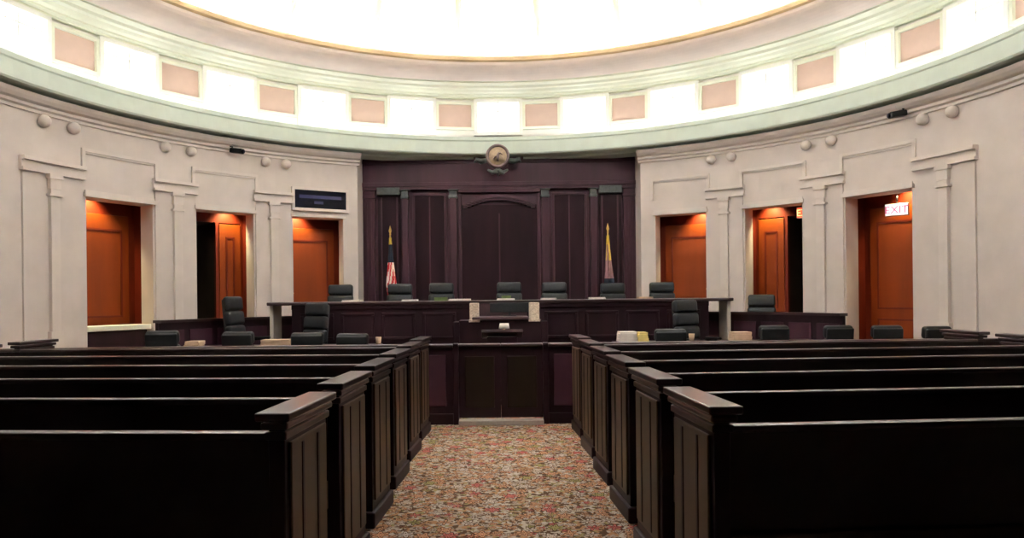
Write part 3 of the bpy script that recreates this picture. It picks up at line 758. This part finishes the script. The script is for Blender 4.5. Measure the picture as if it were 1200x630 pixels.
# ------------------------------------------------------------------ flags
def flag(px, y, label, us):
    x = px_x(px, y)
    z0 = 0.0
    f = empty('flag', (x, y, 0)); tag(f, label, 'flag')
    zt = px_z(263, y)
    mb = MB(); mb.tube([(0, 0, 0.05), (0, 0, zt-0.17)], 0.013, None, 10); mb.build('pole', M['brass'], f)
    mb = MB(); mb.lathe([(0, 0), (0.16, 0), (0.16, 0.03), (0.05, 0.06), (0.03, 0.12), (0, 0.12)], None, 24); mb.build('base', M['brass'], f)
    mb = MB(); mb.lathe([(0, 0), (0.022, 0.02), (0.012, 0.04), (0.03, 0.09), (0.0, 0.20)], None, 12, Matrix.Translation((0, 0, zt-0.19))); mb.build('finial', M['brass'], f)
    # furled cloth: a pleated cone
    nz, na = 26, 40
    ztop, zbot = px_z(277, y), px_z(346, y)
    b = bmesh.new(); mb = MB(); rings = []
    def rad(t): return 0.024 + 0.062*min(1, t*1.25)**1.3 - (0.02*max(0, t-0.8)/0.2)
    for j in range(nz+1):
        t = j/nz; ring = []
        for k in range(na):
            a = 2*PI*k/na
            rr = rad(t)*(1 + 0.22*math.sin(7*a+2.2*t) * min(1, 3*t) + 0.08*math.sin(3*a-4*t))
            ring.append(mb.bm.verts.new((rr*math.cos(a)+0.02*t, rr*math.sin(a)*0.8, ztop+(zbot-ztop)*t)))
        rings.append(ring)
    for j in range(nz):
        t = (j+0.5)/nz
        for k in range(na):
            fc = mb.bm.faces.new((rings[j][k], rings[j][(k+1) % na], rings[j+1][(k+1) % na], rings[j+1][k])); fc.smooth = True
            if us:
                if t < 0.13: m = 'gold_cloth'
                elif t < 0.42: m = 'navy'
                else: m = ('red_cloth', 'white_cloth')[((k + int(j*0.6)) // 3) % 2]
            else:
                if t < 0.42: m = 'gold_cloth' if (k//5) % 2 == 0 or t < 0.15 else 'mauve'
                elif t < 0.72: m = 'mauve'
                else: m = 'navy'
            fc.material_index = mb.mi(M[m])
    mb.bm.faces.new(rings[0][::-1]); mb.bm.faces.new(rings[-1])
    b.free()
    mb.build('cloth', None, f)
flag(458, 14.05, 'furled flag with red and white stripes in the left niche', True)
flag(713, 14.05, 'furled flag with gold fringe and dark cloth in the right niche', False)

# ------------------------------------------------------------------ display and exit signs
pd = phi_off(210)
ds = empty('display_screen'); ds.matrix_world = at_wall(-pd, RW-0.01, 0); ds.location.z = px_z(243, pol(-pd, RW).y)
tag(ds, 'wide black display screen in a pale frame above the left doorway', 'display')
wd, hd = 0.98, 0.345
mb = MB(); frame_rect(mb, wd+0.10, hd+0.09, 0.05, 0.07, None, Matrix.Translation((0, 0.0, hd/2))); mb.build('frame', M['stone_trim'], ds)
mb = MB(); mb.box(-wd/2, wd/2, -0.045, -0.005, 0, hd); mb.build('panel', M['screen'], ds)
mb = MB()
mb.box(-0.40, 0.40, -0.047, -0.0455, 0.19, 0.25); mb.box(-0.12, 0.05, -0.047, -0.0455, 0.09, 0.14)
mb.build('lit_rows', M['screen_blue'], ds)

def exit_sign(root_m, x, y, z, w, h, face, letters, label, ry=0.0, sc=1.0):
    e = empty('exit_sign'); e.matrix_world = root_m @ Matrix.Translation((x, y, z)) @ Matrix.Rotation(ry, 4, 'Z')
    tag(e, label, 'exit sign')
    mb = MB(); mb.box(-w/2, w/2, 0.0, 0.05, 0, h, None, 0.006); mb.build('housing', M['stone_trim'], e)
    mb = MB(); mb.box(-w/2+0.012, w/2-0.012, -0.004, 0.0, 0.012, h-0.012); mb.build('lit_face', M[face], e)
    cu = bpy.data.curves.new('letters', 'FONT'); cu.body = 'EXIT'; cu.size = h*0.86; cu.align_x = 'CENTER'; cu.extrude = 0.002
    tmp = bpy.data.objects.new('letters_curve', cu)
    me = bpy.data.meshes.new_from_object(tmp); bpy.data.objects.remove(tmp); me.materials.clear(); me.materials.append(M[letters])
    t = bpy.data.objects.new('letters', me); C.objects.link(t); t.parent = e
    t.rotation_euler = (R(90), 0, 0); t.location = (0, -0.006, h*0.20)
    mb = MB(); mb.tube([(0, 0.03, h), (0, 0.03, h+0.12)], 0.012, None, 8); mb.build('hanger', M['metal'], e)
root, w, nd, h = doors[(1, 2)]
bpy.context.view_layer.update()
exit_sign(root.matrix_world, 0.03, nd-0.24, 2.60, 0.33, 0.19, 'sign_white', 'sign_red', 'white lit exit sign in the far right doorway', 0.35)
root, w, nd, h = doors[(1, 1)]
exit_sign(root.matrix_world, 0.40, TH+0.06, 2.72, 0.34, 0.19, 'sign_orange', 'sign_yellow', 'glowing red exit sign half hidden in the right ajar doorway', 0.0)

def wall_camera(off, py, s, label):
    p = pol(s*phi_off(off), RW-0.10)
    z = px_z(py + s*off*math.tan(ROLL), p.y)
    e = empty('security_camera'); e.matrix_world = at_wall(s*phi_off(off), RW, 0); e.location.z = z
    tag(e, label, 'camera')
    mb = MB(); mb.box(-0.05, 0.05, -0.03, 0.0, -0.05, 0.05, None, 0.008); mb.tube([(0, -0.01, 0), (0, -0.10, 0), (0, -0.13, -0.02)], 0.018, None, 8); mb.build('bracket', M['black'], e)
    mb = MB(); mb.box(-0.055, 0.055, -0.30, -0.06, -0.10, -0.015, None, 0.015, Matrix.Rotation(R(25)*-s, 4, 'Z') @ Matrix.Rotation(R(8), 4, 'X')); mb.build('housing', M['black'], e)
    mb = MB(); mb.tube([(0, -0.29, -0.06), (0, -0.325, -0.06)], 0.032, None, 14, Matrix.Rotation(R(25)*-s, 4, 'Z') @ Matrix.Rotation(R(8), 4, 'X')); mb.build('lens', M['screen'], e)
wall_camera(482, 126, 1, 'black camera bracketed under the cornice at far right')
wall_camera(316, 171, -1, 'small dark camera under the cornice above the left ajar door')

# ------------------------------------------------------------------ light
M['cove'].node_tree.nodes['Principled BSDF'].inputs['Emission Strength'].default_value = 62.0
lo_m = M['cove'].copy(); lo_m.name = 'ledge_lamp'; lamp_lo.data.materials[0] = lo_m
lo_m.node_tree.nodes['Principled BSDF'].inputs['Emission Strength'].default_value = 3.6

wd_ = bpy.data.worlds.new('World'); bpy.context.scene.world = wd_; wd_.use_nodes = True
wd_.node_tree.nodes['Background'].inputs['Color'].default_value = (0.5, 0.5, 0.55, 1)
wd_.node_tree.nodes['Background'].inputs['Strength'].default_value = 0.0

# ------------------------------------------------------------------ camera
cam = bpy.data.cameras.new('camera'); co = bpy.data.objects.new('camera', cam); C.objects.link(co)
co.location = (0, 0, EYE); co.rotation_euler = (Matrix.Rotation(R(90), 3, 'X') @ Matrix.Rotation(-ROLL, 3, 'Z')).to_euler()
cam.sensor_width = 36; cam.lens = F/1200*36; cam.shift_x = (600-XC)/1200; cam.shift_y = (HZ-315)/1200; cam.clip_end = 100
sc = bpy.context.scene; sc.camera = co
sc.view_settings.view_transform = 'Standard'; sc.view_settings.look = 'None'; sc.view_settings.gamma = 1; sc.view_settings.exposure = 0.66
sc.view_settings.use_curve_mapping = False
sc.cycles.max_bounces = 10; sc.cycles.diffuse_bounces = 8
